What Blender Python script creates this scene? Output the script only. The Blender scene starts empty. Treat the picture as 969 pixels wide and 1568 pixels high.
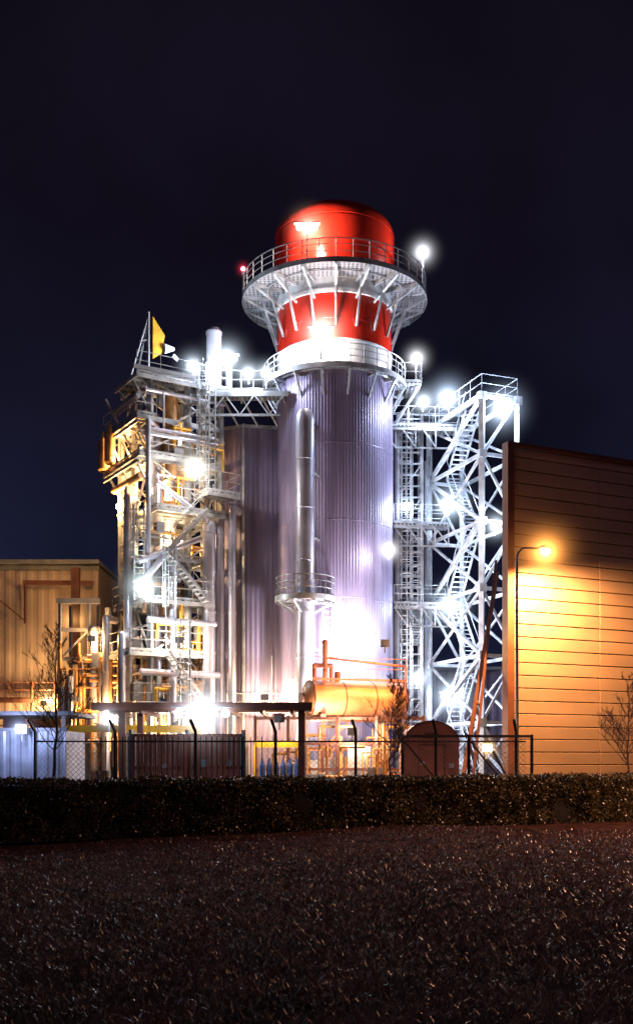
import bpy, math, random
import numpy as np
from mathutils import Vector, Matrix
random.seed(7); rng=np.random.default_rng(7)
scene=bpy.context.scene
scene.view_settings.view_transform='Standard'; scene.view_settings.look='None'; scene.view_settings.exposure=0

# ------------------------------------------------------------ materials
_m={}
def mat(name,col,rough=.55,metal=0.,var=.18,scale=1.5,bump=0.,bscale=20,emit=None,es=0,stretch=None,spec=.5):
    if name in _m: return _m[name]
    m=bpy.data.materials.new(name); m.use_nodes=True; nt=m.node_tree; b=nt.nodes['Principled BSDF']
    b.inputs['Roughness'].default_value=rough; b.inputs['Metallic'].default_value=metal
    b.inputs['Specular IOR Level'].default_value=spec
    tc=nt.nodes.new('ShaderNodeTexCoord'); n=nt.nodes.new('ShaderNodeTexNoise'); n.inputs['Scale'].default_value=scale; n.inputs['Detail'].default_value=6
    mp=nt.nodes.new('ShaderNodeMapping'); nt.links.new(tc.outputs['Object'],mp.inputs[0]); nt.links.new(mp.outputs[0],n.inputs['Vector'])
    if stretch: mp.inputs['Scale'].default_value=stretch
    r=nt.nodes.new('ShaderNodeValToRGB'); nt.links.new(n.outputs[0],r.inputs[0])
    r.color_ramp.elements[0].position=.3; r.color_ramp.elements[1].position=.7
    r.color_ramp.elements[0].color=(*[c*(1-var*1.6) for c in col],1); r.color_ramp.elements[1].color=(*[min(1,c*(1+var)) for c in col],1)
    nt.links.new(r.outputs[0],b.inputs['Base Color'])
    if bump:
        n2=nt.nodes.new('ShaderNodeTexNoise'); n2.inputs['Scale'].default_value=bscale; n2.inputs['Detail'].default_value=4
        nt.links.new(tc.outputs['Object'],n2.inputs['Vector'])
        bp=nt.nodes.new('ShaderNodeBump'); bp.inputs['Strength'].default_value=bump; bp.inputs['Distance'].default_value=.05
        nt.links.new(n2.outputs[0],bp.inputs['Height']); nt.links.new(bp.outputs[0],b.inputs['Normal'])
    if emit:
        b.inputs['Emission Color'].default_value=(*emit,1); b.inputs['Emission Strength'].default_value=es
    _m[name]=m; return m
STEEL=mat('galvanised_steel',(.45,.46,.49),.4,.35,.35,1.2)
WHITE=mat('white_paint',(.66,.70,.78),.45,0,.25)
DARK=mat('dark_steel',(.03,.03,.035),.5,.2)
BROWN=mat('brown_painted_steel',(.17,.065,.045),.5,.1)
GREY=mat('grey_paint',(.22,.22,.25),.5,.1)
RED=mat('red_paint',(.50,.022,.010),.2,0,.3,.8,stretch=(1,1,.25))
BANDW=mat('stack_white_paint',(.66,.66,.68),.4,0,.16,1,stretch=(2,2,.3))
CLAD=mat('sky_tinted_cladding',(.27,.22,.345),.45,.35,.35,.7,stretch=(2,2,.12))  # purple tint of the reflected sky is put into the base colour
CASE=mat('casing_cladding',(.22,.18,.28),.46,.35,.35,.7,stretch=(2,2,.12))
PIPE=mat('insulated_pipe',(.50,.48,.58),.36,.5,.2,.8)
GRAT=mat('grating',(.42,.42,.46),.5,.4,.1)
ORANGE=mat('tank_orange',(.66,.27,.12),.38,0,.2)
RUST=mat('rusty_duct',(.5,.26,.1),.5,.2,.35)
YEL=mat('yellow_panel',(.8,.42,.03),.5)
BLUE=mat('blue_panel',(.03,.08,.3),.5)
WALLR=mat('panel_cladding',(.44,.30,.26),.5,.1,.12,.35,stretch=(.6,.6,2.))
WALLL=mat('ribbed_cladding',(.42,.31,.26),.6,0,.18,.3)
REDB=mat('red_brown_paint',(.46,.16,.11),.5,0,.2)
LOUV=mat('louvre_paint',(.5,.58,.68),.5)
BARK=mat('bark',(.13,.075,.06),.85,0,.4,20)
ASPH=mat('yard_asphalt',(.05,.048,.05),.85,0,.3,3,.3,60)
FENW=mat('pale_sheet',(.36,.38,.47),.45,.3)

def grid_bump(m,sc):
    nt=m.node_tree; b=nt.nodes['Principled BSDF']
    tc=nt.nodes.new('ShaderNodeTexCoord'); br=nt.nodes.new('ShaderNodeTexBrick'); br.inputs['Scale'].default_value=sc
    br.offset=0; br.inputs['Mortar Size'].default_value=.09; br.inputs['Brick Width'].default_value=.5;br.inputs['Row Height'].default_value=.5
    br.inputs['Color1'].default_value=(.06,.06,.07,1); br.inputs['Color2'].default_value=(.11,.11,.12,1); br.inputs['Mortar'].default_value=(.42,.42,.45,1)
    nt.links.new(tc.outputs['Object'],br.inputs['Vector']); nt.links.new(br.outputs[0],b.inputs['Base Color'])
grid_bump(GRAT,2.2)

# ------------------------------------------------------------ mesh builder
class MB:
    def __init__(s): s.v=[]; s.f=[]
    def add(s,vs,fs):
        o=len(s.v); s.v+= [tuple(v) for v in vs]; s.f+=[tuple(i+o for i in f) for f in fs]
    def tube(s,a,b,r0,r1=None,n=6,cap=True):
        a=Vector(a); b=Vector(b); r1=r0 if r1 is None else r1; d=b-a
        if d.length<1e-5: return
        d.normalize(); u=d.orthogonal().normalized(); w=d.cross(u); vs=[]
        for p,r in ((a,r0),(b,r1)):
            for i in range(n):
                t=2*math.pi*i/n+.3; vs.append(p+u*(math.cos(t)*r)+w*(math.sin(t)*r))
        fs=[(i,(i+1)%n,n+(i+1)%n,n+i) for i in range(n)]
        if cap: fs+=[tuple(range(n-1,-1,-1)),tuple(range(n,2*n))]
        s.add(vs,fs)
    def beam(s,a,b,w,h=None):
        a=Vector(a); b=Vector(b); h=w if h is None else h; d=b-a
        if d.length<1e-5: return
        d.normalize(); up=Vector((0,0,1)) if abs(d.z)<.95 else Vector((.4,.9,0)).normalized()
        x=d.cross(up).normalized(); y=x.cross(d); vs=[]
        for p in (a,b):
            for sx,sy in ((-1,-1),(1,-1),(1,1),(-1,1)): vs.append(p+x*(sx*w/2)+y*(sy*h/2))
        s.add(vs,[(0,1,5,4),(1,2,6,5),(2,3,7,6),(3,0,4,7),(3,2,1,0),(4,5,6,7)])
    def box(s,c,size,rot=0.):
        cx,cy,cz=c; a,b,h=[q/2 for q in size]; co,si=math.cos(rot),math.sin(rot); vs=[]
        for z in (-h,h):
            for x,y in ((-a,-b),(a,-b),(a,b),(-a,b)): vs.append((cx+x*co-y*si,cy+x*si+y*co,cz+z))
        s.add(vs,[(0,3,2,1),(4,5,6,7),(0,1,5,4),(1,2,6,5),(2,3,7,6),(3,0,4,7)])
    def lathe(s,c,prof,n=64,rib=0.,a0=0,a1=2*math.pi):
        full=abs(a1-a0-2*math.pi)<1e-6; m=n if full else n+1; vs=[]
        for r,z in prof:
            for i in range(m):
                t=a0+(a1-a0)*i/n; rr=r+(rib if (i//2)%2 else 0); vs.append((c[0]+rr*math.cos(t),c[1]+rr*math.sin(t),z))
        fs=[]
        for k in range(len(prof)-1):
            for i in range(n):
                j=(i+1)%m if full else i+1
                fs.append((k*m+i,k*m+j,(k+1)*m+j,(k+1)*m+i))
        s.add(vs,fs)
    def ring(s,c,z,R,r,n=64,m=5,a0=0,a1=2*math.pi):
        for i in range(n):
            t=a0+(a1-a0)*i/n; u=a0+(a1-a0)*(i+1)/n
            s.tube((c[0]+R*math.cos(t),c[1]+R*math.sin(t),z),(c[0]+R*math.cos(u),c[1]+R*math.sin(u),z),r,n=m,cap=False)
    def elbow(s,pts,r,n=10):
        for a,b in zip(pts[:-1],pts[1:]): s.tube(a,b,r,n=n)
        for p in pts[1:-1]: s.ball(p,r*1.02,n)
    def ball(s,c,r,n=8,sz=1):
        k=max(4,n//2); s.lathe((c[0],c[1]),[(max(1e-4,r*math.sin(math.pi*i/k)),c[2]-r*sz*math.cos(math.pi*i/k)) for i in range(k+1)],n)
    def rail(s,pts,h=1.1,sp=1.2,r=.025):
        for a,b in zip(pts[:-1],pts[1:]):
            a=Vector(a); b=Vector(b); L=(b-a).length; k=max(1,int(L/sp))
            for q in (h,h*.55): s.tube(a+Vector((0,0,q)),b+Vector((0,0,q)),r,n=4,cap=False)
            s.beam(a+Vector((0,0,.08)),b+Vector((0,0,.08)),.01,.12)
            for i in range(k+1):
                p=a.lerp(b,i/k); s.tube(p,p+Vector((0,0,h)),r,n=4,cap=False)
    def crail(s,c,z,R,n=64,post=24,h=1.1,r=.03,a0=0,a1=2*math.pi):
        for q in (h,h*.72,h*.4): s.ring(c,z+q,R,r*(1 if q==h else .7),n,4,a0,a1)
        for i in range(post+1):
            t=a0+(a1-a0)*i/post; s.tube((c[0]+R*math.cos(t),c[1]+R*math.sin(t),z),(c[0]+R*math.cos(t),c[1]+R*math.sin(t),z+h),r,n=4)
    def ladder(s,x,y,z0,z1,ang=-math.pi/2,cage=True,w=.5):
        ux,uy=-math.sin(ang),math.cos(ang); dx,dy=math.cos(ang),math.sin(ang)
        for q in (-w/2,w/2): s.beam((x+ux*q,y+uy*q,z0),(x+ux*q,y+uy*q,z1),.06,.06)
        z=z0+.2
        while z<z1: s.tube((x-ux*w/2,y-uy*w/2,z),(x+ux*w/2,y+uy*w/2,z),.02,n=4); z+=.3
        if cage:
            z=z0+2.2; R=.38; cx,cy=x+dx*.35,y+dy*.35
            A=[ang-2.2+4.4*i/8 for i in range(9)]
            while z<z1:
                for i in range(8): s.beam((cx+R*math.cos(A[i]),cy+R*math.sin(A[i]),z),(cx+R*math.cos(A[i+1]),cy+R*math.sin(A[i+1]),z),.012,.05)
                z+=.8
            for i in range(0,9,2): s.beam((cx+R*math.cos(A[i]),cy+R*math.sin(A[i]),z0+2.2),(cx+R*math.cos(A[i]),cy+R*math.sin(A[i]),z1),.03,.015)
    def obj(s,name,m,parent=None,smooth=False):
        me=bpy.data.meshes.new(name); me.from_pydata(s.v,[],s.f); me.materials.append(m)
        if smooth:
            me.shade_smooth()
            try: me.set_sharp_from_angle(angle=math.radians(35))
            except Exception: pass
        o=bpy.data.objects.new(name,me); scene.collection.objects.link(o)
        if parent: o.parent=parent
        return o
def empty(name,loc=(0,0,0)):
    e=bpy.data.objects.new(name,None); e.empty_display_size=.3; scene.collection.objects.link(e); return e

# ------------------------------------------------------------ lamps
_h={}
def halo_mat(R,col,g):  # self-emitting volume that paints a glow around a lamp; scatters no light
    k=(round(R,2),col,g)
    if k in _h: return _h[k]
    m=bpy.data.materials.new('lamp_painted_glow'); m.use_nodes=True; nt=m.node_tree; nt.nodes.clear()
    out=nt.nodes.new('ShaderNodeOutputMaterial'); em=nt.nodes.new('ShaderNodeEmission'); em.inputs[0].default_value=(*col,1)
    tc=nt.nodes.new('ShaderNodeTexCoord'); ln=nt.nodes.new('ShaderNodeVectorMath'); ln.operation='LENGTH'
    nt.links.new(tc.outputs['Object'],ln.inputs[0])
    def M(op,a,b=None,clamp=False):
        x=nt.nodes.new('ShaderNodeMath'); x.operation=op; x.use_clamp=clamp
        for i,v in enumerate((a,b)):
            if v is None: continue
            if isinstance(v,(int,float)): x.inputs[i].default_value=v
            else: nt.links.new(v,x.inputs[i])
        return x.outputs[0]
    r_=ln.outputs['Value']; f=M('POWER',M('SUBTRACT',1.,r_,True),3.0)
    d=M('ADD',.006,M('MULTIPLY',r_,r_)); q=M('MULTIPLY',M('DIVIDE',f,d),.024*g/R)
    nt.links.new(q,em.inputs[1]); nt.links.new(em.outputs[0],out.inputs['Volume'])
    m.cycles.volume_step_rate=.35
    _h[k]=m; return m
COOL=(.74,.86,1.); WARM=(1.,.52,.17); NEUT=(1.,.8,.55)
LENS={}
def lens_mat(col):
    if col not in LENS: LENS[col]=mat('lit_lens_%d'%len(LENS),(.8,.8,.8),.3,0,0,emit=col,es=30)
    return LENS[col]
KP=.52
def floodlight(loc,P,col=COOL,R=1.1,g=5,face=(0,-1,0),size=.2,pole=0,name='floodlight',hcol=None,w=.4,bulbs=0,k=None):
    e=empty(name); x,y,z=loc; f=Vector(face).normalized(); ang=math.atan2(f.x,-f.y)
    b=MB()
    if bulbs:
        b.box((x,y,z+.24),(.42*bulbs+.1,.3,.06)); b.beam((x,y,z+.24),(x,y,z-max(.6,pole)),.06)
        b.obj('hood_and_pole',GREY,e); b=MB()
        for i in range(bulbs): b.ball((x+(i-(bulbs-1)/2)*.42,y-.05,z),.15,12)
        b.obj('bulbs',lens_mat(col),e)
    else:
        b.box((x-f.x*.1,y-f.y*.1,z),(w,.16,.34),ang)
        b.box((x-f.x*.24,y-f.y*.24,z),(w*.5,.14,.2),ang); b.beam((x-f.x*.2,y-f.y*.2,z),(x-f.x*.2,y-f.y*.2,z-.45),.05)
        if pole: b.tube((x-f.x*.2,y-f.y*.2,z-.3),(x-f.x*.2,y-f.y*.2,z-pole),.05)
        b.obj('housing',GREY,e)
        b=MB(); b.box((x+f.x*.0,y+f.y*.0,z),(w*.9,.06,.26),ang); b.obj('lens',lens_mat(col),e)
    l=bpy.data.lights.new('lamp_light','POINT'); l.energy=P*(KP if k is None else k); l.color=col; l.shadow_soft_size=size
    o=bpy.data.objects.new('lamp_light',l); o.location=Vector(loc)+f*(size+.15); scene.collection.objects.link(o); o.parent=e
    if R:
        b=MB(); b.ball((0,0,0),1,24); h=b.obj('painted_glow',halo_mat(R,hcol or col,g),e); h.location=Vector(loc)+f*.2; h.scale=(R,R,R)  # painted glow sphere, emits by itself around the lamp
    return e

# ------------------------------------------------------------ world
w=bpy.data.worlds.new('World'); scene.world=w; w.use_nodes=True; nt=w.node_tree; bg=nt.nodes['Background']
tc=nt.nodes.new('ShaderNodeTexCoord'); sp=nt.nodes.new('ShaderNodeSeparateXYZ'); nt.links.new(tc.outputs['Generated'],sp.inputs[0])
r=nt.nodes.new('ShaderNodeValToRGB'); nt.links.new(sp.outputs[2],r.inputs[0]); cr=r.color_ramp
cr.elements[0].position=0; cr.elements[0].color=(.0080,.0105,.030,1)
cr.elements[1].position=.62; cr.elements[1].color=(.0045,.0033,.0072,1)
e1=cr.elements.new(.22); e1.color=(.0060,.0068,.0185,1)
e1=cr.elements.new(.42); e1.color=(.0054,.0043,.0105,1)
n=nt.nodes.new('ShaderNodeTexNoise'); n.inputs['Scale'].default_value=2.6; n.inputs['Detail'].default_value=5
nt.links.new(tc.outputs['Generated'],n.inputs['Vector'])
mr=nt.nodes.new('ShaderNodeMapRange'); mr.inputs[1].default_value=.35; mr.inputs[2].default_value=.68; mr.inputs[3].default_value=.55; mr.inputs[4].default_value=1.6
nt.links.new(n.outputs[0],mr.inputs[0]); nt.links.new(r.outputs[0],bg.inputs[0]); nt.links.new(mr.outputs[0],bg.inputs[1])
ml=bpy.data.lights.new('ambient_fill','SUN'); ml.energy=.10; ml.color=(.85,.7,1); ml.angle=.02  # unseen dim sun lamp, added as ambient fill
mo=bpy.data.objects.new('ambient_fill',ml); mo.rotation_euler=(math.radians(58),0,math.radians(-35)); scene.collection.objects.link(mo)

# ------------------------------------------------------------ exhaust stack
S=(1.03,60.)
st=empty('exhaust_stack')
b=MB(); b.lathe(S,[(3.34,.02),(3.34,22.9)],480,.014); b.obj('ribbed_shell',CLAD,st)
b=MB()
for z in (6.,10.4,14.6,18.8): b.lathe(S,[(3.355,z),(3.366,z+.03),(3.355,z+.06)],96)
b.obj('seam_bands',CLAD,st)
b=MB(); b.lathe(S,[(3.27,22.9),(3.27,24.46)],96); b.lathe(S,[(3.27,27.05),(3.27,28.7)],96)
b.lathe(S,[(3.27,24.4),(3.34,24.42),(3.34,24.5),(3.27,24.52)],96); b.lathe(S,[(3.27,27.0),(3.36,27.02),(3.36,27.2),(3.27,27.22)],96)
b.obj('white_bands',BANDW,st,True)
b=MB(); b.lathe(S,[(3.272,24.5),(3.272,27.02)],96); b.lathe(S,[(3.272,28.68),(3.272,29.9)],96)
cap=[(3.272,29.9),(3.4,29.95),(3.42,30.1),(3.42,31.2),(3.38,31.22),(3.38,31.3),(3.42,31.32)]
for i in range(1,13):
    t=math.pi/2*i/12; cap.append((1.72+1.7*math.cos(t),31.35+1.2*math.sin(t)))
cap.append((.01,32.75)); b.lathe(S,cap,96); b.obj('red_bands',RED,st,True)
b=MB()
for z in (25.6,29.2): b.lathe(S,[(3.275,z),(3.285,z+.015),(3.275,z+.03)],96)
b.obj('weld_rings',RED,st)
def round_platform(S,z,ri,ro,n,drop,drop2=0,rail=True,parent=st,scale=1):
    b=MB(); b.lathe(S,[(ri,z-.05),(ro,z-.05),(ro,z),(ri,z)],72); b.obj('grating_deck',GRAT,parent)
    b=MB(); b.lathe(S,[(ro,z-.2),(ro+.03,z-.2),(ro+.03,z+.08),(ro,z+.08)],72)
    for i in range(n):
        t=2*math.pi*(i+.5)/n; c,s_=math.cos(t),math.sin(t)
        P=lambda r,zz:(S[0]+r*c,S[1]+r*s_,zz)
        b.beam(P(ri,z-.17),P(ro,z-.17),.08*scale,.2*scale)
        b.beam(P(ro-.12,z-.25),P(ri,z-drop),.1*scale,.1*scale)
        if drop2:
            b.beam(P((ri+ro)/2-.1,z-.3),P(ri+.02,z-drop2),.09*scale,.12*scale)
    rm=(ri+ro)/2; b.ring(S,z-.14,rm,.05,48,4); b.obj('brackets',STEEL,parent)
    if rail:
        b=MB(); b.crail(S,z,ro-.05,72,n*2); b.obj('railing',STEEL,parent)
round_platform(S,27.9,3.3,5.25,18,1.15,2.7)
round_platform(S,22.85,3.3,4.1,16,1.4)
b=MB(); b.box((5.1,60,22.8),(1.6,2.4,.08)); b.obj('wing_deck',GRAT,st)
b=MB(); b.rail([(4.6,58.8,22.85),(5.9,58.8,22.85),(5.9,61.2,22.85)]); b.beam((4.4,59,22.7),(3.9,59.2,21),.12); b.beam((5.8,59,22.7),(4.4,59.5,20.6),.12)
b.beam((5.6,58.9,22.8),(5.6,58.9,24.2),.08); b.beam((5.95,58.6,27.8),(5.95,58.6,29.8),.08); b.beam((5.4,58.9,27.8),(6.,58.6,27.8),.1); b.obj('wing_railing',STEEL,st)
b=MB()
b.tube((-4.15,59.2,27.9),(-4.15,59.2,29.2),.05); b.obj('beacon_mast',GREY,st)
fp=empty('flue_pipe'); C=(-.61,55.9)
b=MB(); b.lathe(C,[(.5,1),(.5,9.9)],32); b.lathe(C,[(.54,9.9),(.54,11.2)],32); b.lathe(C,[(.5,11.2),(.5,19.7),(.46,20.05),(.3,20.3),(.01,20.4)],32)
for z in (4,7,12.2,15,17.6): b.lathe(C,[(.5,z),(.52,z+.02),(.52,z+.06),(.5,z+.08)],32)
b.tube((-.61,55.9,19.7),(-.2,57.4,19.7),.3,n=12)
b.obj('pipe',PIPE,fp,True)
b=MB()
for z in (7.5,13.5,17): 
    b.beam((-1,56,z),(-.3,57.3,z),.1); b.beam((-.2,56,z),(.3,57,z),.1)
b.obj('standoffs',STEEL,fp)
round_platform(C,10.2,.55,1.58,8,.75,0,True,fp,.7)
b=MB(); b.ladder(.6,56.5,4,10.2,cage=False); b.obj('ladder',STEEL,fp)

# ------------------------------------------------------------ boiler casing left of stack
bc=empty('boiler_casing')
b=MB()
def ribwall(b,a,c,z0,z1,sp=.18,d=.04):
    a=Vector((*a,0)); c=Vector((*c,0)); L=(c-a).length; u=(c-a).normalized(); nrm=Vector((u.y,-u.x,0)); k=int(L/sp)
    pts=[]
    for i in range(k+1):
        p=a+u*(L*i/k); o=nrm*(d if i%2 else 0); pts.append(p+o); 
        if i<k: pts.append(a+u*(L*(i+.6)/k)+o)
    vs=[(p.x,p.y,z0) for p in pts]+[(p.x,p.y,z1) for p in pts]; m=len(pts)
    b.add(vs,[(i,i+1,m+i+1,m+i) for i in range(m-1)])
P0=[(-5.9,61.5),(-5.55,59.5),(-4.1,58.9),(-1.6,59.3)]
for a,c in zip(P0[:-1],P0[1:]): ribwall(b,a,c,.02,20.3,.14,.018)
b.obj('ribbed_walls',CASE,bc)
b=MB(); top=[(-5.9,66),(-5.9,61.5),(-5.55,59.5),(-4.1,58.9),(-1.6,59.3),(-1.6,66)]
b.add([(x,y,20.3) for x,y in top]+[(x,y,20.5) for x,y in top],[tuple(range(6)),tuple(range(11,5,-1))]+[(i,(i+1)%6,6+(i+1)%6,6+i) for i in range(6)])
b.add([(-5.9,61.5,0),(-5.9,66,0),(-5.9,66,20.3),(-5.9,61.5,20.3)],[(0,1,2,3)])
for x,y in top[1:5]: b.beam((x,y-.05,.02),(x,y-.05,20.5),.12,.12)
b.obj('roof_and_corner_trims',STEEL,bc)
b=MB()
for x0 in (-5,-3.4,-2.5): b.tube((x0,58.85,3),(x0,58.85,5.5+random.random()*3),.04,n=5)
b.rail([(-5,58.4,4.2),(-2,58.5,4.2)],1.1)
b.obj('railing',STEEL,bc)

# ------------------------------------------------------------ left steel structure (boiler frame)
lf=empty('steel_boiler_frame')
N=Vector((-8.9,56,0)); U=Vector((.85,.527,0)); V=Vector((-.527,.85,0))
def Q(u,v,z): p=N+U*u+V*v; return Vector((p.x,p.y,z))
lv=[.02,4.5,7.3,10.1,12.5,15,17.8,19.9,22.2]
b=MB(); bs=MB(); bg_=MB()
for u,v,zt in [(0,0,22.2),(4.2,0,22.2),(0,2.2,22.2),(4.2,2.2,22.2),(0,4.2,19.9),(4.2,4.2,22.2),(2.2,0,22.2),(-1,3.6,10.1),(-1,.5,7.3)]:
    b.beam(Q(u,v,.02),Q(u,v,zt),.26,.26)
faces=[((0,0),(4.2,0)),((0,0),(0,2.2)),((0,2.2),(0,4.2)),((4.2,0),(4.2,2.2)),((0,4.2),(4.2,4.2)),((0,2.2),(4.2,2.2))]
for k,z in enumerate(lv[1:],1):
    for (a,c) in faces: 
        if z>20 and a[1]>3: continue
        b.beam(Q(*a,z),Q(*c,z),.14,.26)
        if (k+int(a[0]+a[1]+c[0]))%2: b.beam(Q(*a,lv[k-1]),Q(*c,z),.1,.1)
        elif k>3: b.beam(Q(*c,lv[k-1]),Q(*a,z),.1,.1)
def deck(u0,u1,v0,v1,z,rails='fl'):
    pts=[Q(u0,v0,0),Q(u1,v0,0),Q(u1,v1,0),Q(u0,v1,0)]
    bg_.add([(p.x,p.y,z) for p in pts]+[(p.x,p.y,z+.06) for p in pts],[(0,3,2,1),(4,5,6,7),(0,1,5,4),(1,2,6,5),(2,3,7,6),(3,0,4,7)])
    b.beam(Q(u0,v0,z-.1),Q(u1,v0,z-.1),.08,.2); b.beam(Q(u0,v0,z-.1),Q(u0,v1,z-.1),.08,.2)
    k=int((v1-v0)/.8)
    for i in range(1,k): b.beam(Q(u0,v0+i*.8,z-.1),Q(u1,v0+i*.8,z-.1),.06,.14)
    if 'f' in rails: bs.rail([Q(u0,v0,z+.06),Q(u1,v0,z+.06)])
    if 'l' in rails: bs.rail([Q(u0,v0,z+.06),Q(u0,v1,z+.06)])
    if 'r' in rails: bs.rail([Q(u1,v0,z+.06),Q(u1,v1,z+.06)])
deck(-1.0,4.4,-.6,2.6,22.0,'f'); deck(-.9,.2,-.4,4.6,19.9); deck(-.9,2.4,-.7,4.6,17.8); deck(0,4.3,-.9,3.5,15.0)
deck(-.3,3,-.4,3.6,12.5); deck(-.6,3.4,-.9,4,10.1); deck(-1.4,3,-.6,5.2,7.3); deck(-1,4.2,-.5,6,4.5)
deck(2.6,4.6,-1.6,0,16.0,'flr')
for v in (0,2,4):
    b.beam(Q(-1.0,v,21.9),Q(0,v,20.2),.1); b.beam(Q(-.9,v,17.7),Q(0,v,16.2),.1); b.beam(Q(-.9,v,19.8),Q(0,v,18.2),.1)
for z in (19.5,17.4): b.beam(Q(-.9,-.5,z),Q(-.9,4.6,z),.1,.16)
for i in range(110):
    k=random.randint(1,7); u0,v0=random.uniform(-.6,3.8),random.uniform(-.6,3.6); z=lv[k]+random.uniform(-.1,2)
    q=random.random()
    if q<.4: b.beam(Q(u0,v0,z),Q(u0,min(4.2,v0+random.uniform(1,3)),z),.07,.1)
    elif q<.75: b.beam(Q(u0,v0,z),Q(min(4.3,u0+random.uniform(.8,3)),v0,z+random.choice([0,0,.9,1.4,-1.2])),.06,.09)
    else: b.beam(Q(u0,v0,z-1),Q(u0,v0,min(22,z+random.uniform(.8,2.5))),.07,.07)
b.obj('columns_and_beams',STEEL,lf); 
bg_.box((-4.1,58.0,21.8),(5.4,1.4,.08)); bs.rail([(-6.6,57.3,21.84),(-2.9,57.3,21.84),(-2.2,57.9,21.84)])
bs.rail([(-6.6,58.7,21.84),(-2,58.7,21.84)])
for x in (-6.4,-5.3,-4.2,-3.1): 
    bs.beam((x,57.35,21.7),(x+.9,58.9,20.4),.08); bs.beam((x,57.3,21.7),(x,58.8,21.7),.08,.16)
bs.beam((-6.8,57.3,21.65),(-1.6,57.3,21.65),.08,.24); bs.beam((-6.6,57.3,20.5),(-2.0,57.3,20.5),.07,.12)
for i in range(6): bs.beam((-6.6+i*.8,57.3,20.5 if i%2 else 21.6),(-5.8+i*.8,57.3,21.6 if i%2 else 20.5),.06)
bs.ladder(-6.1,56.9,16,23.2); bs.ladder(-5.75,56.9,16,23.2,cage=False)
bs.ladder(-7.65,54.9,7.4,12.8); bs.ladder(-6.9,55,2,9); bs.ladder(-9.3,54.9,10,15,cage=True)
for i,(z0,z1) in enumerate(((4.5,7.3),(7.3,10.1),(10.1,12.5),(12.5,15))):
    a=Q(.3,-1.1,z0) if i%2 else Q(2.6,-1.1,z0); c=Q(2.6,-1.1,z1) if i%2 else Q(.3,-1.1,z1)
    if i in (1,): continue
    for q in (0,.7):
        o=V*(-q); bs.beam(a+o,c+o,.04,.16); bs.tube(a+o+Vector((0,0,1)),c+o+Vector((0,0,1)),.025,n=4)
    for j in range(12):
        p=a.lerp(c,j/12); bs.beam(p,p-V*.7,.22,.03)
        if j%3==0: bs.tube(p,p+Vector((0,0,1)),.02,n=4)
bs.obj('ladders_stairs_and_railings',STEEL,lf); bg_.obj('grating_decks',GRAT,lf)
b=MB()
for (u,v,r_,z0,z1) in ((3.2,-.6,.34,2,14.4),(3.9,-.5,.26,2,15),(1.1,-.5,.2,3,12),(-.8,1.2,.22,7,15.8),(.7,.8,.3,5,19),(1.8,1.5,.35,5,21),(-.4,-.7,.14,11,19.5),(4.4,-1,.2,2,15.5),(-1.6,0,.2,1,8.2),(-1.5,2.6,.2,1,9.4),(-1.9,3.4,.24,1,8.8)):
    b.tube(Q(u,v,z0),Q(u,v,z1),r_,n=14); b.ball(Q(u,v,z1),r_,12); b.tube(Q(u,v,z1),Q(u+.9,v+.9,z1),r_,n=14)
    for z in np.arange(z0+1,z1,2.2): b.tube(Q(u,v,z),Q(u,v,z+.1),r_*1.12,n=14)
for (a,c,r_) in (((-1,-.8,12),(2.6,-.8,13.6),.16),((0,-.9,16.3),(3,-.8,14.6),.15),((-.5,-.8,9),(3.5,-.8,9),.16),((-1,-1,6.2),(3.6,-1,6.2),.18),((-.8,-.3,20.9),(-.8,3.,20.9),.14),((-.4,-.3,21.3),(4.3,-.3,21.3),.1),((-1.2,-1,10.5),(0.4,-1,12.4),.18),((-.6,-.5,19.2),(3.8,-.5,19.2),.09),((-.6,-.5,18.9),(3.8,-.5,18.9),.09)):
    b.tube(Q(*a),Q(*c),r_,n=10)
b.obj('pipework',PIPE,lf,True)
b=MB()
for (v,z,r_) in ((4.0,18.7,.34),(3.1,18.9,.3)):
    b.lathe((Q(-1.1,v,0).x,Q(-1.1,v,0).y),[(r_*.7,z-.9),(r_,z-.8),(r_,z+.7),(r_*.5,z+1.0),(r_*.5,z+1.3)],16)
b.tube(Q(-.5,0,16.8),Q(-.5,4,16.8),.2,n=12); b.tube(Q(1.4,.4,17),Q(1.4,.4,21.5),.35,n=12); b.tube(Q(.2,1,15.6),Q(3,1,15.6),.28,n=12); b.tube(Q(2.6,1.4,15.6),Q(2.6,1.4,20.6),.4,n=12)
R2=random.Random(21); yb=MB()
for i in range(44):   # small-bore lines with elbows and valves
    k=R2.randint(1,6); u0,v0=R2.uniform(-.5,3.4),R2.uniform(-.7,1.8); z=lv[k]+R2.uniform(.3,1.9); r_=R2.uniform(.04,.13); L=R2.uniform(.7,2.2)
    tgt=b if i%3 else yb
    pts=[Q(u0,v0,z),Q(min(4,u0+L),v0,z),Q(min(4,u0+L),v0,z+R2.uniform(-1.6,1.6))]
    if R2.random()<.5: pts=[Q(u0,v0,z-R2.uniform(.5,2))]+pts
    tgt.elbow(pts,r_,8); p=Q(u0+L*.4,v0,z); tgt.tube(p,p+Vector((0,0,.3)),.03,n=5); tgt.tube(p+Vector((0,0,.28)),p+Vector((0,0,.32)),.13,n=10)
b.obj('silencers_and_hot_ducts',RUST,lf,True); yb.obj('gas_lines',YEL,lf,True)
b=MB()
for i in range(60):
    k=random.randint(1,7); p=Q(random.uniform(-.6,3.8),random.uniform(-.5,2.5),lv[k]+random.uniform(.3,1.6)); b.box(p,(random.uniform(.2,.6),random.uniform(.2,.6),random.uniform(.3,.9)),.55)
b.obj('equipment_boxes',GREY,lf)
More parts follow.
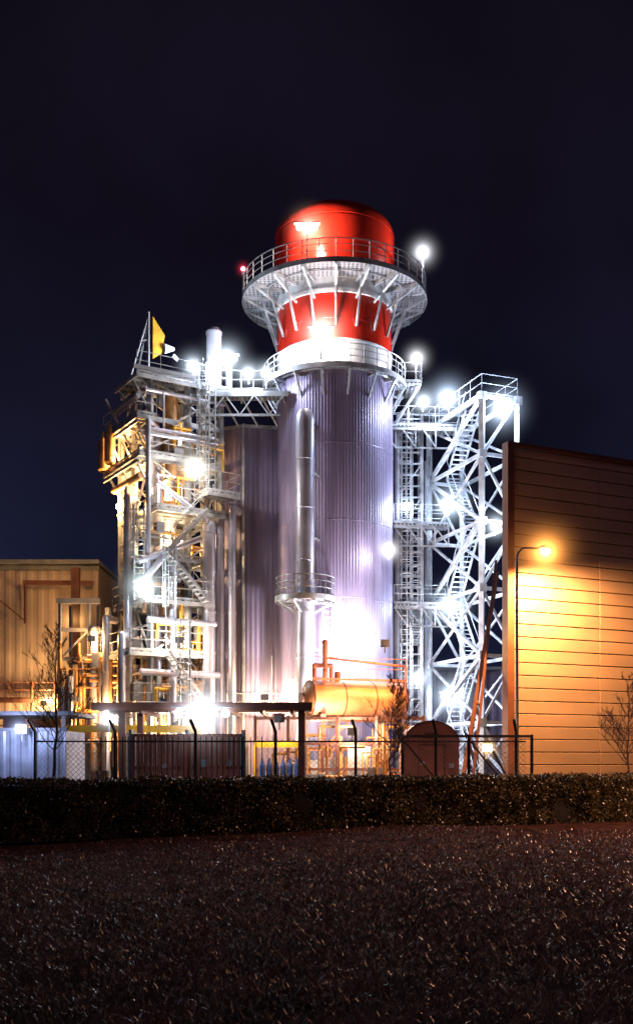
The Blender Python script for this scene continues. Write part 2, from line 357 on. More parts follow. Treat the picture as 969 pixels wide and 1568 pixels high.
b=MB(); b.beam(Q(.1,.5,22.2),Q(.1,.5,25.8),.12); b.beam(Q(.1,.5,25.6),Q(-.9,.5,22.2),.1); b.beam(Q(.1,.5,25.4),Q(.1,2.6,22.2),.1)
b.beam(Q(-1.2,-.6,22.3),Q(2.4,-.6,22.35),.14,.2); b.beam(Q(-.4,.5,24.1),Q(.1,.5,24.3),.08); b.obj('davit_mast',GREY,lf)
b=MB(); b.add([Q(.35,.45,23.3),Q(.85,.45,23.7),Q(1.05,.45,24.7),Q(.35,.45,25.6),Q(.35,.53,23.3),Q(.85,.53,23.7),Q(1.05,.53,24.7),Q(.35,.53,25.6)],[(0,1,2,3),(7,6,5,4),(0,4,5,1),(1,5,6,2),(2,6,7,3),(3,7,4,0)])
b.obj('yellow_hoist_cover',YEL,lf)
b=MB(); b.tube(Q(1.0,.5,24.),Q(1.6,.5,24.1),.28,.1,n=10); b.tube(Q(1.5,.4,23.7),Q(1.8,.4,23.5),.12,.1,n=10); b.obj('horn_speaker',WHITE,lf)
b=MB(); b.lathe((-5.7,58.2),[(.42,21.8),(.42,25.2),(.45,25.25),(.45,25.4),(.3,25.6),(.01,25.65)],24); b.lathe((-4.9,58.6),[(.2,21.8),(.2,24)],16); b.obj('white_vent_pipe',PIPE,lf,True)

# ------------------------------------------------------------ lattice tower
lt=empty('lattice_tower')
A,B,Cc,D=(8.84,56.),(6.68,62.),(10.9,56.8),(8.75,62.8)
zl=[.02,3.6,7.2,10.8,14.4,18.0,21.1]
b=MB()
for p in (A,B,Cc,D): b.beam((*p,.02),(*p,21.3),.27,.27)
for (p,q,nb) in ((A,B,2),(Cc,D,0),(A,Cc,1),(B,D,1)):
    p=Vector((*p,0)); q=Vector((*q,0))
    for k in range(len(zl)-1):
        z0,z1=Vector((0,0,zl[k])),Vector((0,0,zl[k+1]))
        b.beam(p+z1,q+z1,.14,.18)
        if nb==2:
            if k%2: p_,q_=q,p
            else: p_,q_=p,q
            b.beam(p_+z0,q_+z1,.18); b.beam((p_+q_)/2+(z0+z1)/2,q_+z0,.12); b.beam((p_+q_)/2+(z0+z1)/2,p_+z1,.12)
        elif nb==0:
            b.beam(p+z0,q+z1,.12); b.beam(q+z0,p+z1,.1)
        else:
            if k%2: b.beam(p+z0,q+z1,.13)
            else: b.beam(q+z0,p+z1,.13)
for p in (A,B,Cc,D):
    for z in zl[1:]: b.box((p[0],p[1],z),(.42,.36,.42),.35)
for k in range(len(zl)-1):
    a=Vector((8.3,58.2,zl[k])) ; c=Vector((7.6,61.,zl[k+1]))
    if k%2: a,c=Vector((7.6,61.,zl[k])),Vector((8.3,58.2,zl[k+1]))
    for q in (0,.8):
        o=Vector((q,q*.2,0)); b.beam(a+o,c+o,.05,.2); b.tube(a+o+Vector((0,0,1)),c+o+Vector((0,0,1)),.025,n=4)
    for j in range(14): p=a.lerp(c,j/14); b.beam(p,p+Vector((.8,.16,0)),.22,.03)
b.rail([(*A,21.2),(*B,21.2)],1.1); b.rail([(*A,21.2),(*Cc,21.2),(*D,21.2)],1.1)
b.obj('lattice_and_stairs',WHITE,lt)
ct=empty('cable_ladder_tower'); b=MB()
X0,X1,Y0,Y1=4.72,6.1,60.6,62.2
for x in (X0,X1):
    for y in (Y0,Y1): b.beam((x,y,.02),(x,y,21.6),.14)
z=1.2;i=0
while z<21.4:
    b.beam((X0,Y0,z),(X1,Y0,z),.05,.09); b.beam((X1,Y0,z),(X1,Y1,z),.05,.08)
    if i%3==0: b.beam((X0,Y0,z),(X1,Y0,z+1.95),.06)
    z+=.65;i+=1
b.ladder(5.15,60.2,2,21.5); b.ladder(5.75,60.2,8,15)
b.obj('ladder_frame',STEEL,ct)
b=MB(); 
for x in (4.95,5.2,5.5): b.tube((x,60.8,1),(x,60.8,21),.07,n=6)
b.tube((4.62,59.9,.5),(4.62,59.9,20.5),.14,n=10); b.tube((6.35,61,.5),(6.35,61,19),.1,n=8)
b.obj('risers',GREY,ct)
wk=empty('link_walkway'); b=MB(); d=MB()
for z in (20.6,15.0,10.4):
    d.box((6.0,60.2,z),(3.2 if z<20 else 4.6,1.3,.08),.12); x0=4.4 if z<20 else 3.7; x1=7.5 if z<20 else 8.3
    b.rail([(x0,59.4,z+.05),(x1,59.8,z+.05)]); b.rail([(x0,60.7,z+.05),(x1,61,z+.05)])
    b.beam((x0,59.4,z-.12),(x1,59.8,z-.12),.08,.2)
    for i in range(4): 
        q=x0+(x1-x0)*i/4; b.beam((q,59.5,z-.1),(q+.8,59.6,z-1.2),.07); b.beam((q+.8,59.6,z-1.2),(q+.8,59.6,z-.1),.07)
    b.beam((x0+.8,59.6,z-1.2),(x1,59.8,z-1.2),.06,.09)
b.obj('trusses_and_railings',STEEL,wk); d.obj('deck',GRAT,wk)
lb=empty('louvred_plant_room'); b=MB(); b.box((6.3,66.5,10.3),(1.5,2,2.7)); b.obj('body',LOUV,lb)
b=MB()
for i in range(10): b.box((6.3,65.46,9.1+i*.26),(1.4,.1,.05))
for x in (5.7,6.9): b.beam((x,65.6,.02),(x,65.6,9),.2)
b.obj('louvre_blades_and_legs',GREY,lb)
lo=empty('service_building'); b=MB(); ribwall(b,(4.,68),(13,68),.02,7.4,.3,.06); b.box((8.5,71,3.6),(9,5.8,7.2)); b.obj('walls',CASE,lo)
b=MB(); b.box((8.5,70.9,7.5),(9.3,6.3,.2)); b.box((6.3,67.9,5.6),(2,.08,.9)); b.obj('roof_and_window_strip',GREY,lo)

# ------------------------------------------------------------ right clad building
rb=empty('clad_turbine_hall')
a0=Vector((8.17,45,0)); e0=Vector((14.53,48,0)); u=(e0-a0).normalized(); nn=Vector((u.y,-u.x,0)); L=42
b=MB()
back=Vector((1.5,8.3,0))
q=[a0-nn*.1,a0+u*L-nn*.1,a0+u*L+back,a0+back]
b.add([(p.x,p.y,.02) for p in q]+[(p.x,p.y,15.1) for p in q],[(0,1,5,4),(1,2,6,5),(2,3,7,6),(3,0,4,7),(4,5,6,7)]); b.obj('core',DARK,rb)
b=MB(); H=.555; ang=math.atan2(u.y,u.x); z=.3
seg=[.25,5.0,10.6,16.2,21.8,27.4,33,38.6,L]
while z<15.1:
    for s0,s1 in zip(seg[:-1],seg[1:]):
        c=a0+u*((s0+s1)/2)+nn*random.uniform(-.006,.006); hh=min(H,15.1-z)-.045
        b.box((c.x,c.y,z+hh/2),(s1-s0-.035,.16,hh),ang+random.uniform(-.0012,.0012))
    z+=H
o=b.obj('cladding_panels',WALLR,rb)
bv=o.modifiers.new('bevel','BEVEL'); bv.width=.012; bv.segments=1
b=MB(); 
c=a0+u*.06+nn*.05; b.box((c.x,c.y,7.6),(.34,.42,15.3),ang)
b.beam(a0+nn*.06+Vector((0,0,15.2)),a0+u*L+nn*.06+Vector((0,0,15.2)),.36,.16)
b.obj('corner_and_parapet_trim',BROWN,rb)
rp=empty('raking_prop'); b=MB(); b.beam((8.3,48,10.2),(6.0,43.5,.3),.14,.18); b.beam((8.1,47.2,10.6),(6.5,43.8,.3),.09,.12)
for t in (.2,.4,.6,.8): b.beam(Vector((8.3,48,10.2)).lerp(Vector((6,43.5,.3)),t),Vector((8.1,47.2,10.6)).lerp(Vector((6.5,43.8,.3)),t+.06),.06)
b.obj('struts',BROWN,rp)

# ------------------------------------------------------------ left building
lbld=empty('ribbed_warehouse'); b=MB(); ribwall(b,(-50,69.5),(-14.6,70),.02,14.6,.36,.05); 
b.add([(-14.6,70,0),(-14.6,90,0),(-14.6,90,14.6),(-14.6,70,14.6)],[(0,1,2,3)]); b.obj('walls',WALLL,lbld)
b=MB(); b.box((-32.3,79.7,14.72),(35.8,21,.24)); b.beam((-50,69.35,14.4),(-14.5,69.85,14.4),.14,.3); b.obj('roof',GREY,lbld)
b=MB(); b.beam((-19.3,69.3,10.6),(-19.3,69.3,13.2),.12); b.beam((-22,69.2,13),(-19.3,69.2,10.8),.08); b.beam((-19.4,69.2,13.3),(-14.8,69.4,13.3),.22,.3)
b.obj('cable_ducts',BROWN,lbld)
b=MB(); 
for z in (3.2,5.5): b.rail([(-21.5,68,z),(-15.5,68,z)],1.1,1.5,.04)
for x in (-21.5,-18.5,-17.,-15.5): b.beam((x,68,.02),(x,68,6.6),.16)
b.beam((-21.5,68,5.4),(-15.5,68,5.4),.2,.24); b.beam((-21.5,68,3.1),(-15.5,68,3.1),.2,.24); b.box((-16.8,67.6,4),(3,1,1.2)); b.box((-19.4,67.6,3.9),(1.4,1,.9)); b.box((-15.6,67.8,11),(.5,.5,6))
b.obj('loading_gantry',BROWN,lbld)
pr=empty('pipe_rack'); b=MB(); p_=MB()
for x in (-14.2,-12.6,-11,-9.4,-7.8):
    for y in (58,60.5): b.beam((x,y,.02),(x,y,10.5 if x<-12 else 7.5),.16)
for z in (2.6,4,5.4,7.2):
    for y in (58,60.5): b.beam((-14.4,y,z),(-6,y,z),.1,.2)
    for x in np.arange(-14.2,-6,.8): b.beam((x,57.9,z),(x,60.6,z),.06,.1)
b.beam((-14.4,58,10.4),(-12,58,10.4),.2,.3); b.beam((-14.4,58,8.8),(-12,58,8.8),.14,.2); b.beam((-14.2,58,7.2),(-12.6,58,8.8),.1)
rp_=MB()
for i in range(80):
    x=random.uniform(-14.3,-6.2); z0=random.uniform(.3,3); (rp_ if i%2 else p_).tube((x,57.4+random.random(),z0),(x,57.6+random.random()*.2,z0+random.uniform(2,6)),random.uniform(.03,.14),n=8)
for i in range(26):
    z=random.uniform(2.5,7.6); x=random.uniform(-14.4,-9); (rp_ if i%2 else p_).tube((x,57.7,z),(x+random.uniform(2,5),57.7,z),random.uniform(.04,.12),n=8)
for i in range(20): b.box((random.uniform(-14,-6),57.6,random.uniform(2.8,8)),(random.uniform(.2,.7),.4,random.uniform(.2,.8)))
b.obj('frame',GREY,pr); p_.obj('pipes',PIPE,pr,True); rp_.obj('hot_pipes',RUST,pr,True)

# ------------------------------------------------------------ horizontal tank on supports
ht=empty('horizontal_tank'); b=MB()
c0=Vector((-.35,49.4,4.5)); c1=Vector((4.1,51.2,4.5)); d=(c1-c0).normalized()
prof=[(-.32,.02),(-.3,.3),(-.22,.58),(-.1,.78),(0,.87)]
for (s0,r0),(s1,r1) in zip(prof[:-1],prof[1:]): b.tube(c0+d*s0,c0+d*s1,r0,r1,28,False)
b.tube(c0,c1,.87,n=28,cap=False)
for (s0,r0),(s1,r1) in zip(prof[:-1],prof[1:]): b.tube(c1-d*s0,c1-d*s1,r0,r1,28,False)
b.obj('shell',ORANGE,ht,True)
b=MB()
for t in (.0,.33,.66,1): b.tube(c0.lerp(c1,t)-d*.03,c0.lerp(c1,t)+d*.03,.89,n=28)
b.tube(c0-d*.45,c0-d*.28,.28,n=16); b.tube((1,49.9,5.3),(1,49.9,5.8),.15,n=10)
for t in (.15,.8):
    p=c0.lerp(c1,t)
    for oy in (-.7,.7):
        b.beam((p.x,p.y+oy,.02),(p.x,p.y+oy,4.2),.18)
    b.beam((p.x,p.y-.9,3.6),(p.x,p.y+.9,3.6),.25,.3)
b.beam((c0.x,c0.y-.7,3.5),(c1.x,c1.y-.7,3.5),.14,.2); b.beam((c0.x,c0.y-.7,2.1),(c1.x,c1.y-.7,2.1),.1,.16)
b.beam((.3,48.9,2.1),(1.6,49.3,3.5),.08); b.beam((3.3,50.2,.1),(2,49.8,2.1),.08)
b.obj('saddles_and_frame',BROWN,ht)
b=MB(); b.elbow([(-.1,49.5,5.2),(-.1,49.5,6.1),(.7,49.8,6.1),(.7,49.8,5.3)],.09); b.elbow([(.3,49,6.4),(4.3,50.4,6.1),(4.3,50.4,3)],.06)
b.rail([(-.2,48.5,5.3),(4.3,50.1,5.3)],r=.02); b.elbow([(.4,49,5.2),(.4,49,7.0)],.12); b.ball((.4,49,7.1),.16,10)
b.obj('pipework_and_rail',REDB,ht)

sk=empty('process_skid'); b=MB(); p_=MB(); g_=MB(); w_=MB()
for i in range(60):
    x=random.uniform(-2.,5.2); y=random.uniform(44,47.5); h=random.uniform(.8,3.2); p_.tube((x,y,.02),(x,y,h),random.uniform(.02,.09),n=8)
    if i%2: p_.tube((x,y,h),(x+random.uniform(.4,1.6),y,h),random.uniform(.02,.08),n=8)
for x in (-2.6,-1.2,.9,2.6,4.6): b.beam((x,45,.02),(x,45,3.5),.14)
for z in (1.2,2.3,3.4): b.beam((-2.6,45,z),(4.6,45,z),.08,.12)
for i in range(16): g_.box((random.uniform(-2.4,4.4),random.uniform(44.4,46),random.uniform(.3,1.1)),(random.uniform(.3,.8),.4,random.uniform(.5,1.3)))
w_.box((1.9,46.6,1.4),(1.0,.6,1.6)); w_.box((.6,46.5,1.1),(.5,.5,1.2)); w_.box((-.1,46,.9),(.4,.4,1.4))
b.obj('frame',BROWN,sk); p_.obj('pipes',RUST,sk,True); g_.obj('pump_cabinets',GREY,sk); w_.obj('white_cabinets',WHITE,sk)

ak=empty('arched_kiosk'); b=MB(); X0,X1,Y0,Y1=3.35,5.45,40,42.4
pr_=[(X0,.02)]+[(4.4+1.05*math.cos(t),2.25+.85*math.sin(t)) for t in np.linspace(math.pi,0,17)]+[(X1,.02)]
m=len(pr_); b.add([(x,Y0,z) for x,z in pr_]+[(x,Y1,z) for x,z in pr_],[tuple(range(m)),tuple(range(2*m-1,m-1,-1))]+[(i,i+1,m+i+1,m+i) for i in range(m-1)])
b.obj('shell',REDB,ak)
b=MB()
for i in range(1,m-2): b.beam((pr_[i][0],Y0-.04,pr_[i][1]),(pr_[i+1][0],Y0-.04,pr_[i+1][1]),.06,.05)
b.beam((3.9,Y0-.02,.05),(3.9,Y0-.02,2.2),.03,.03); b.beam((4.9,Y0-.02,.05),(4.9,Y0-.02,2.2),.03,.03); b.beam((3.9,Y0-.02,2.2),(4.9,Y0-.02,2.2),.03,.03); b.box((4.4,Y0-.03,2.55),(.5,.06,.2)); b.obj('door_frame_and_trim',BROWN,ak)
b=MB(); b.box((4.05,Y0-.05,1.5),(.16,.02,.14)); b.box((5.15,Y0-.05,1.4),(.2,.02,.18)); b.obj('warning_labels',WHITE,ak)

# ------------------------------------------------------------ canopy with slatted store
cn=empty('flat_roof_canopy'); b=MB(); b.box((-4.15,40.2,3.62),(7.9,4.6,.14)); b.box((-4.15,37.88,3.56),(8.0,.06,.3)); 
for x in (-7.1,-.55):
    for y in (38.3,42.2): b.box((x,y,1.7),(.24,.24,3.6))
for x in np.arange(-7.5,-.4,1.1): b.beam((x,38,3.4),(x,42.4,3.4),.1,.16)
b.obj('roof_and_posts',BROWN,cn)
ss=empty('slatted_store'); b=MB()
for x in np.arange(-6.5,-2.65,.155): b.box((x,37.2,1.35),(.11,.04,2.35))
b.obj('slats',REDB,ss)
b=MB()
for z in (.3,1.35,2.5): b.beam((-6.6,37.26,z),(-2.6,37.26,z),.06,.1)
for x in (-6.6,-4.6,-2.6): b.beam((x,37.26,.02),(x,37.26,2.7),.12)
b.add([(-6.6,39.5,.02),(-2.6,39.5,.02),(-2.6,39.5,2.6),(-6.6,39.5,2.6)],[(0,1,2,3)]); b.box((-6.6,38.4,1.3),(.06,2.2,2.6)); b.box((-2.6,38.4,1.3),(.06,2.2,2.6))
b.obj('frame',DARK,ss)
b=MB(); b.box((-4,37.15,1.5),(.22,.02,.26)); b.box((-3.1,37.15,1.5),(.16,.02,.2)); b.box((-5.4,37.15,1.4),(.2,.02,.14)); b.obj('labels',LOUV,ss)
gr=empty('gas_bottle_rack'); b=MB()
for i in range(6): b.lathe((-2.1+.27*i,40.6),[(.11,.05),(.11,1.4),(.05,1.6),(.03,1.7)],12)
b.obj('bottles',BLUE,gr); b=MB(); b.beam((-2.4,40.4,.9),(-.5,40.4,.9),.05); b.beam((-2.4,40.4,2.2),(-.5,40.4,2.2),.08,.2); b.beam((-2.4,40.4,.02),(-2.4,40.4,2.2),.06); b.obj('rack',YEL,gr)
rk=empty('yellow_gantry_beam'); b=MB(); b.box((-7.8,43.4,2.9),(6,.2,.3)); b.box((-10.6,43.4,1.45),(.2,.2,2.6)); b.box((-5,43.4,1.45),(.2,.2,2.6)); b.obj('beam',YEL,rk)

sh=empty('sheet_metal_shed'); b=MB(); ribwall(b,(-24,38.8),(-9.3,38.8),.02,2.7,.2,.05); b.add([(-9.3,38.8,0),(-9.3,42,0),(-9.3,42,2.7),(-9.3,38.8,2.7)],[(0,1,2,3)]); b.obj('walls',FENW,sh)
b=MB(); b.box((-16.5,40.6,3.35),(15,4.2,.14)); 
for x in (-23,-18,-13.5,-9.4): b.box((x,38.9,1.6),(.12,.12,3.3))
b.beam((-24,38.75,2.75),(-9.2,38.75,2.75),.1,.12); b.obj('roof_and_posts',GREY,sh)

# ------------------------------------------------------------ palisade fence
pf=empty('palisade_fence'); b=MB()
for x in np.arange(-8.6,6.6,2.45):
    b.beam((x,32,.02),(x,32,2.5),.07); b.beam((x,32,2.5),(x-.12,31.7,2.85),.07)
for z in (.35,2.2): b.beam((-8.6,32.03,z),(6.4,32.03,z),.04,.05)
for x in np.arange(-6.6,-1.6,.17): b.beam((x,31.96,.1),(x,31.96,2.35),.02,.02)
b.obj('posts_and_pales',DARK,pf)
b=MB()
def mesh_panel(x0,x1,y,z0,z1,s=.16,r=.005):
    n=int((x1-x0+z1-z0)/s)
    for i in range(n):
        c=x0+i*s
        xa,za=c,z0; xb,zb=c-(z1-z0),z1
        if xa>x1: za=z0+(xa-x1); xa=x1
        if xb<x0: zb=z1-(x0-xb); xb=x0
        if zb>za: 
            b.beam((xa,y,za),(xb,y,zb),r*2,r*2); b.beam((x0+x1-xa,y,za),(x0+x1-xb,y,zb),r*2,r*2)
mesh_panel(-8.6,-6.6,32,.1,2.3); mesh_panel(-1.6,6.4,32,.1,2.3)
b.obj('chain_link_mesh',GREY,pf)
b=MB()
for x0,x1 in ((2.6,4.6),(4.6,6.5)):
    b.beam((x0,31.6,.1),(x0,31.6,2.4),.08); b.beam((x1,31.6,.1),(x1,31.6,2.4),.08); b.beam((x0,31.6,2.35),(x1,31.6,2.35),.08); b.beam((x0+.05,31.6,2.2),(x1-.3,31.6,.2),.05)
b.beam((6.3,31.5,.1),(5.3,31.5,1.9),.05); b.obj('gate_frame',DARK,pf)

# ------------------------------------------------------------ ground
ground=MB()
gx=np.concatenate([np.linspace(-900,-40,12),np.linspace(-36,36,73),np.linspace(40,900,12)]); gy=np.concatenate([np.linspace(-200,-5,6),np.linspace(-3,30,50),np.linspace(34,1500,24)])
def gz(x,y):
    t=max(0.,min(1.,(29-y)/6)); s=t*t*(3-2*t); c=max(0.,min(1.,(y-4)/4))
    return s*c*(.05*math.sin(x*.35+.5)+.03*math.sin(x*.9+y*.5)+.10*math.exp(-((x-2.2)/3.)**2-((y-22.5)/2.2)**2))
vs=[(x,y,gz(x,y)) for y in gy for x in gx]; nx=len(gx)
ground.add(vs,[(j*nx+i,j*nx+i+1,(j+1)*nx+i+1,(j+1)*nx+i) for j in range(len(gy)-1) for i in range(nx-1)])
GM=mat('turf_soil',(.085,.036,.028),.9,0,.5,2.5,.8,45,spec=.15); ground.obj('ground',GM,None,True)
b=MB(); b.add([(-60,29.8,.006),(60,29.8,.006),(60,120,.006),(-60,120,.006)],[(0,1,2,3)]); b.obj('yard_pavement',ASPH)

def quads(name,m,V4,k):
    n=len(V4)//k; me=bpy.data.meshes.new(name); me.vertices.add(len(V4)); me.vertices.foreach_set('co',V4.astype(np.float32).ravel())
    me.loops.add(len(V4)); me.loops.foreach_set('vertex_index',np.arange(len(V4),dtype=np.int32)); me.polygons.add(n)
    me.polygons.foreach_set('loop_start',np.arange(0,len(V4),k,dtype=np.int32)); me.polygons.foreach_set('loop_total',np.full(n,k,dtype=np.int32))
    me.update(); me.validate(); me.materials.append(m); o=bpy.data.objects.new(name,me); scene.collection.objects.link(o); return o
n=230000
d_=6*(24.6/6)**rng.random(n)**.8; d_=np.clip(d_,5.5,27.5); x=(rng.random(n)*2-1)*.42*d_
sel=d_< 20.6+(x+6.3)*.469 ; d_=d_[sel]; x=x[sel]; n=len(x)
z=np.array([gz(a,c) for a,c in zip(x,d_)])
th=rng.random(n)*2*np.pi; h=.018+.03*rng.random(n); wd=.003+.003*rng.random(n)*(d_/8); lx=rng.normal(0,.025,n); ly=rng.normal(0,.025,n)
Vv=np.zeros((n,3,3)); Vv[:,0]=np.stack([x-wd*np.cos(th),d_-wd*np.sin(th),z],1); Vv[:,1]=np.stack([x+wd*np.cos(th),d_+wd*np.sin(th),z],1); Vv[:,2]=np.stack([x+lx,d_+ly,z+h],1)
GR=mat('grass_blades',(.15,.070,.055),.28,0,.55,1.2,spec=.6); quads('grass',GR,Vv.reshape(-1,3),3)
hu=np.array([14.7,6.9]); hu=hu/np.linalg.norm(hu); hn=np.array([hu[1],-hu[0]]); ho=np.array([-6.3,20.9])
hg=empty('hedge'); 
n=150000; s=rng.random(n)*46-14; 
s[:110000]=rng.random(110000)*24-3
face=rng.random(n); H=1.18; W=1.3
zz=np.where(face<.6,rng.random(n)*H,H)+rng.normal(0,.035,n); dd=np.where(face<.6,0,rng.random(n)*W)
und=.05*np.sin(s*1.7)+.04*np.sin(s*4.3+1)+.03*np.sin(zz*6+s*2)
dd=dd-und*(face<.6)+np.abs(rng.normal(0,.05,n)); zz=zz+(face>=.6)*(.025*np.sin(s*2.3)+.02*np.sin(s*6.1))
back=(face>.93); dd=np.where(back,W,dd); zz=np.where(back,rng.random(n)*H,zz)
px=ho[0]+hu[0]*s-hn[0]*dd; py=ho[1]+hu[1]*s-hn[1]*dd
a=rng.normal(0,1,(n,3)); a/=np.linalg.norm(a,axis=1)[:,None]; c=rng.normal(0,1,(n,3)); c=np.cross(a,c); c/=np.linalg.norm(c,axis=1)[:,None]
sz=(.02+.022*rng.random(n))[:,None]; P=np.stack([px,py,np.clip(zz,.01,2)],1)
Vv=np.stack([P-a*sz,P-c*sz*.55,P+a*sz,P+c*sz*.55],1)
HL=mat('hedge_leaves',(.11,.088,.034),.33,0,.55,3,spec=.6); o=quads('leaves',HL,Vv.reshape(-1,3),4); o.parent=hg
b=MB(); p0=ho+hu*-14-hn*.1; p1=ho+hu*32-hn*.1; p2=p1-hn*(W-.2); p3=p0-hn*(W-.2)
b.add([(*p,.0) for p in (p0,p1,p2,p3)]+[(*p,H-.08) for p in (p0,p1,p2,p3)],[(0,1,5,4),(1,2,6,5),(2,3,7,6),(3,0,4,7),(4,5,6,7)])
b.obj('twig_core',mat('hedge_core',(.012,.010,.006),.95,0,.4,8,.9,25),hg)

# ------------------------------------------------------------ bare trees
def tree(x,y,h,seed,trunk=.045,tw=.005):
    R=random.Random(seed); b=MB()
    def branch(p,d,L,r,lv_):
        k=5
        for i in range(k):
            d=(d+Vector((R.gauss(0,.1),R.gauss(0,.1),.06))).normalized(); q=p+d*(L/k); r2=max(tw,r*.8); b.tube(p,q,r,r2,4,False); p=q; r=r2
            if lv_>0:
                for _ in range(R.choice([0,1,1,2])):
                    t=R.random()*6.28; nd=(d+Vector((math.cos(t)*.75,math.sin(t)*.75,R.uniform(-.1,.3)))).normalized()
                    branch(p,nd,L*R.uniform(.35,.55),max(tw,r*.6),lv_-1)
    top=.92*h; p=Vector((x,y,0)); k=22
    for i in range(k):
        f=i/k; q=p+Vector((R.gauss(0,.015),R.gauss(0,.015),top/k)); b.tube(p,q,trunk*(1-.85*f),trunk*(1-.85*(f+1/k)),7,False); p=q
        if f>.3:
            for _ in range(2):
                t=R.random()*6.28; L=h*.34*(1.15-f)*R.uniform(.7,1.1); branch(p,Vector((math.cos(t)*.75,math.sin(t)*.75,.75)).normalized(),L,trunk*.42*(1.1-f),2)
    b.obj('bare_tree',BARK,None)
tree(-7.75,30.8,5.7,3,.065,.007); tree(2.15,30.8,4.2,5,.04,.006); tree(9.35,31.4,4.3,9)

# ------------------------------------------------------------ street lamps
def street_lamp(x,y,h,arm,P,spot=165,tilt=(0,0),g=5,R=1.0,col=(1.,.47,.16)):
    e=empty('street_lamp'); b=MB(); b.tube((x,y,0),(x,y,1.2),.11,.1,12); b.tube((x,y,1.2),(x,y,h-.5),.075,.055,10)
    pts=[Vector((x,y,h-.5))]
    for i in range(1,7):
        t=math.pi/2*i/6; pts.append(Vector((x+arm[0]*.35*(1-math.cos(t)),y+arm[1]*.35*(1-math.cos(t)),h-.5+.5*math.sin(t))))
    pts.append(Vector((x+arm[0]*.75,y+arm[1]*.75,h+.06)))
    for p,q in zip(pts[:-1],pts[1:]): b.tube(p,q,.05,.05,8)
    b.obj('pole',GREY,e,True); hx,hy=x+arm[0],y+arm[1]
    b=MB(); an=math.atan2(arm[1],arm[0]); b.box((hx,hy,h+.13),(.6,.26,.1),an); b.box((hx,hy,h+.2),(.4,.18,.06),an); b.obj('head',GREY,e)
    b=MB(); b.ball((hx,hy,h-.02),.2,14,.7); b.obj('bowl',lens_mat((1.,.6,.25)),e)
    l=bpy.data.lights.new('sodium_light','SPOT'); l.energy=P; l.color=col; l.spot_size=math.radians(spot); l.spot_blend=.6; l.shadow_soft_size=.15
    o=bpy.data.objects.new('sodium_light',l); o.location=(hx,hy,h-.3); o.rotation_euler=(math.radians(tilt[0]),math.radians(tilt[1]),0); scene.collection.objects.link(o); o.parent=e
    b=MB(); b.ball((0,0,0),1,24); hh=b.obj('painted_glow',halo_mat(R,(1.,.36,.07),g),e); hh.location=(hx,hy,h-.05); hh.scale=(R,R,R)
street_lamp(8.1,42.3,10.25,(1.35,.9),15000,158,(16,-10),20,2.3,(1.,.46,.13))
street_lamp(15.3,22.6,8,(-1.3,0),6000,165,(0,0),4,1.0,(1.,.46,.27))

# ------------------------------------------------------------ floodlights
F=floodlight
F((-.5,55.3,29.75),2300,(1.,.82,.7),1.9,11,(.25,1,.2),hcol=(1,.6,.45),bulbs=3,pole=1.7)
F((5.95,58.5,29.9),500,(.9,.9,1.),1.6,12,(-.2,-1,0),pole=2)
F((.25,55.6,24.4),2400,(1.,.9,.85),2.7,12,(.1,1,.1),pole=1.5,hcol=(1,.75,.7),bulbs=3)
F((5.6,58.8,24.1),500,(.9,.9,1.),1.5,12,(0,-1,0),pole=1.3)
F((-6.7,57,23.0),900,COOL,1.7,10,(0,-1,0),pole=1.0)
F((-4.9,57.2,23.5),1300,COOL,2.2,12,(0,-1,0),pole=1.5,bulbs=3)
F((-3.7,57.0,22.6),900,COOL,1.6,10,(0,-1,0)); F((-2.8,58,23.0),400,COOL,1.4,10,(0,-1,0),pole=1.2)
F((-6.4,55.4,17.0),1500,(1.,.93,.82),2.1,12,(0,-1,0),bulbs=2)
F((-9.0,54.3,10.6),1700,(.75,.9,.92),2.3,10,(.3,-1,0),bulbs=2)
F((6.0,58.9,21.7),900,COOL,1.7,10,(0,-1,0)); F((7.3,58.6,21.8),1200,(.6,.75,1.),2.5,12,(0,-1,0),bulbs=2)
F((10.,56.2,20.4),1200,(.6,.75,1.),2.5,12,(-.3,-1,0),bulbs=2)
F((7.6,60.,16.2),1700,(.64,.8,1.),2.4,11,(0,-1,0),bulbs=2); F((9.5,55.6,14.0),800,COOL,1.6,10,(0,-1,0))
F((7.6,60,10.4),1700,(.64,.8,1.),2.4,11,(0,-1,0),bulbs=2); F((5.1,59.7,16),400,COOL,1.0,7,(0,-1,0))
F((3.9,56.6,12.9),450,(1.,.95,1.),1.6,10,(0,-1,0),size=.2)
F((7.7,60,5.2),1900,(.68,.82,1.),2.7,11,(0,-1,0),bulbs=3); F((5.5,57,6.),700,COOL,1.8,9,(0,-1,0))
F((2.,54.2,7.9),4600,(.95,.93,1.),4.2,10,(0,1,.1),size=.4,bulbs=5)
F((.1,55.3,5.5),900,(1.,.9,.8),0,1,(0,-1,0))
F((-4.1,37.5,3.3),300,COOL,2.3,12,(0,-1,0),bulbs=5)
F((-4.1,39.6,3.2),800,COOL,0,14,(0,1,0))
F((-7.5,37.6,3.1),60,COOL,1.0,8,(0,-1,0)); F((-10.8,38.2,2.75),420,(.5,.6,1.),1.1,6,(0,-1,0))
SF='sodium_floodlight'
F((-4.5,57.2,2.4),2600,WARM,0,1,(0,1,0),name=SF); F((-2.8,56.8,5.0),2200,(1,.74,.42),0,1,(0,1,0),name=SF)
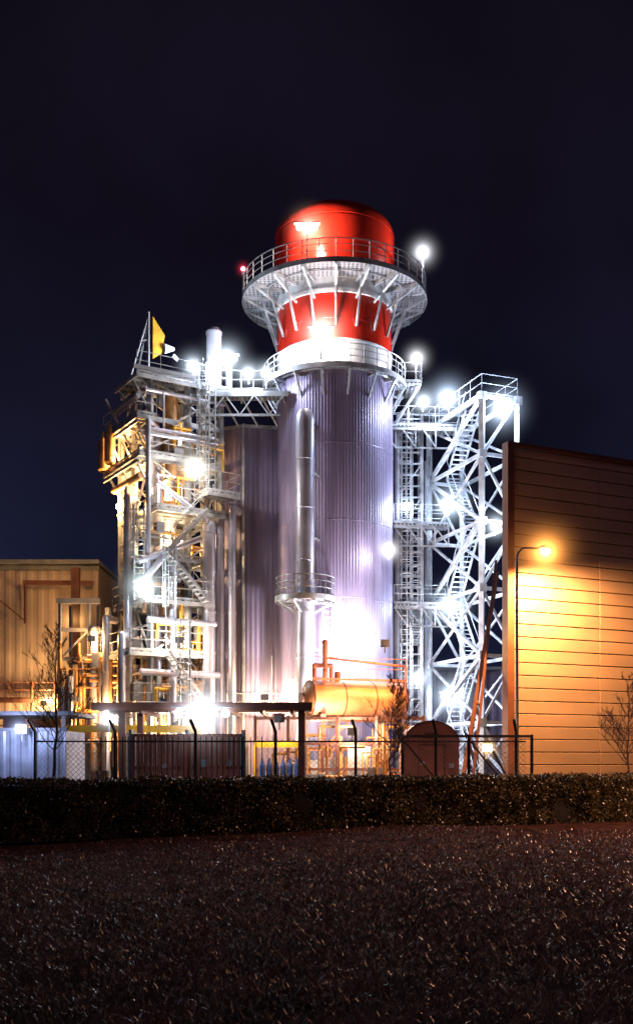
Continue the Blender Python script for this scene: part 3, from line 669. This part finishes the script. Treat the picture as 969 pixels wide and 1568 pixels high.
F((-15.6,68.0,10.6),2200,WARM,1.8,11,(-.5,-1,0),name=SF); F((-17.5,67.2,5.2),4200,(1.,.6,.22),2.6,8,(0,1,0),name=SF)
F((-11.2,59.4,16.0),3000,WARM,0,2,(-.5,-1,0),name=SF); F((-10.,58.2,18.6),3200,WARM,0,2,(-1,-.5,0),name=SF); F((-9.0,57.8,16.3),3000,(1.,.6,.22),0,3,(-.3,-1,0),name=SF); F((-8.0,58.,13.6),2600,(1.,.68,.32),0,3,(-.3,-1,0),name=SF)
F((-7.6,57.4,19.0),2400,(1.,.72,.38),0,3,(-.3,-1,0),name=SF)
F((-11.6,56.8,4.4),2800,WARM,0,2,(.5,1,0),name=SF); F((-7.6,56.2,3.5),2400,NEUT,0,2,(0,1,0)); F((-7.2,55.2,7.9),1500,NEUT,0,2,(0,1,0)); F((-12.2,57,8.2),1300,WARM,0,2,(.2,1,0),name=SF)
F((6.85,42.,2.1),200,WARM,1.0,8,(0,-1,0),name=SF); F((1.5,44.0,2.8),1400,(1.,.72,.5),1.0,5,(0,1,0),name=SF)
F((.7,47.6,3.2),1400,(1.,.8,.6),0,4,(0,1,0)); F((3.1,47.6,6.9),1600,WARM,0,3,(0,1,0),name=SF)
F((-1.4,39.6,3.2),600,(1.,.75,.45),0,3,(0,1,0),name=SF)
bk=empty('aviation_beacon'); b=MB(); b.tube((-4.15,59.2,29.1),(-4.15,59.2,29.25),.1,n=8); b.obj('base',GREY,bk)
b=MB(); b.ball((-4.15,59.2,29.4),.13,10); b.obj('red_lens',lens_mat((1.,.06,.08)),bk)
b=MB(); b.ball((0,0,0),1,20); hh=b.obj('painted_glow',halo_mat(.8,(1.,.05,.1),5),bk); hh.location=(-4.15,59.2,29.4); hh.scale=(.8,)*3

# ------------------------------------------------------------ camera
cd=bpy.data.cameras.new('camera'); cam=bpy.data.objects.new('camera',cd); scene.collection.objects.link(cam); scene.camera=cam
cam.location=(0,0,1.7); cam.rotation_euler=(math.radians(90),0,0); cd.lens=36.73; cd.sensor_width=36; cd.shift_y=.24; cd.clip_end=3000; cd.clip_start=.1
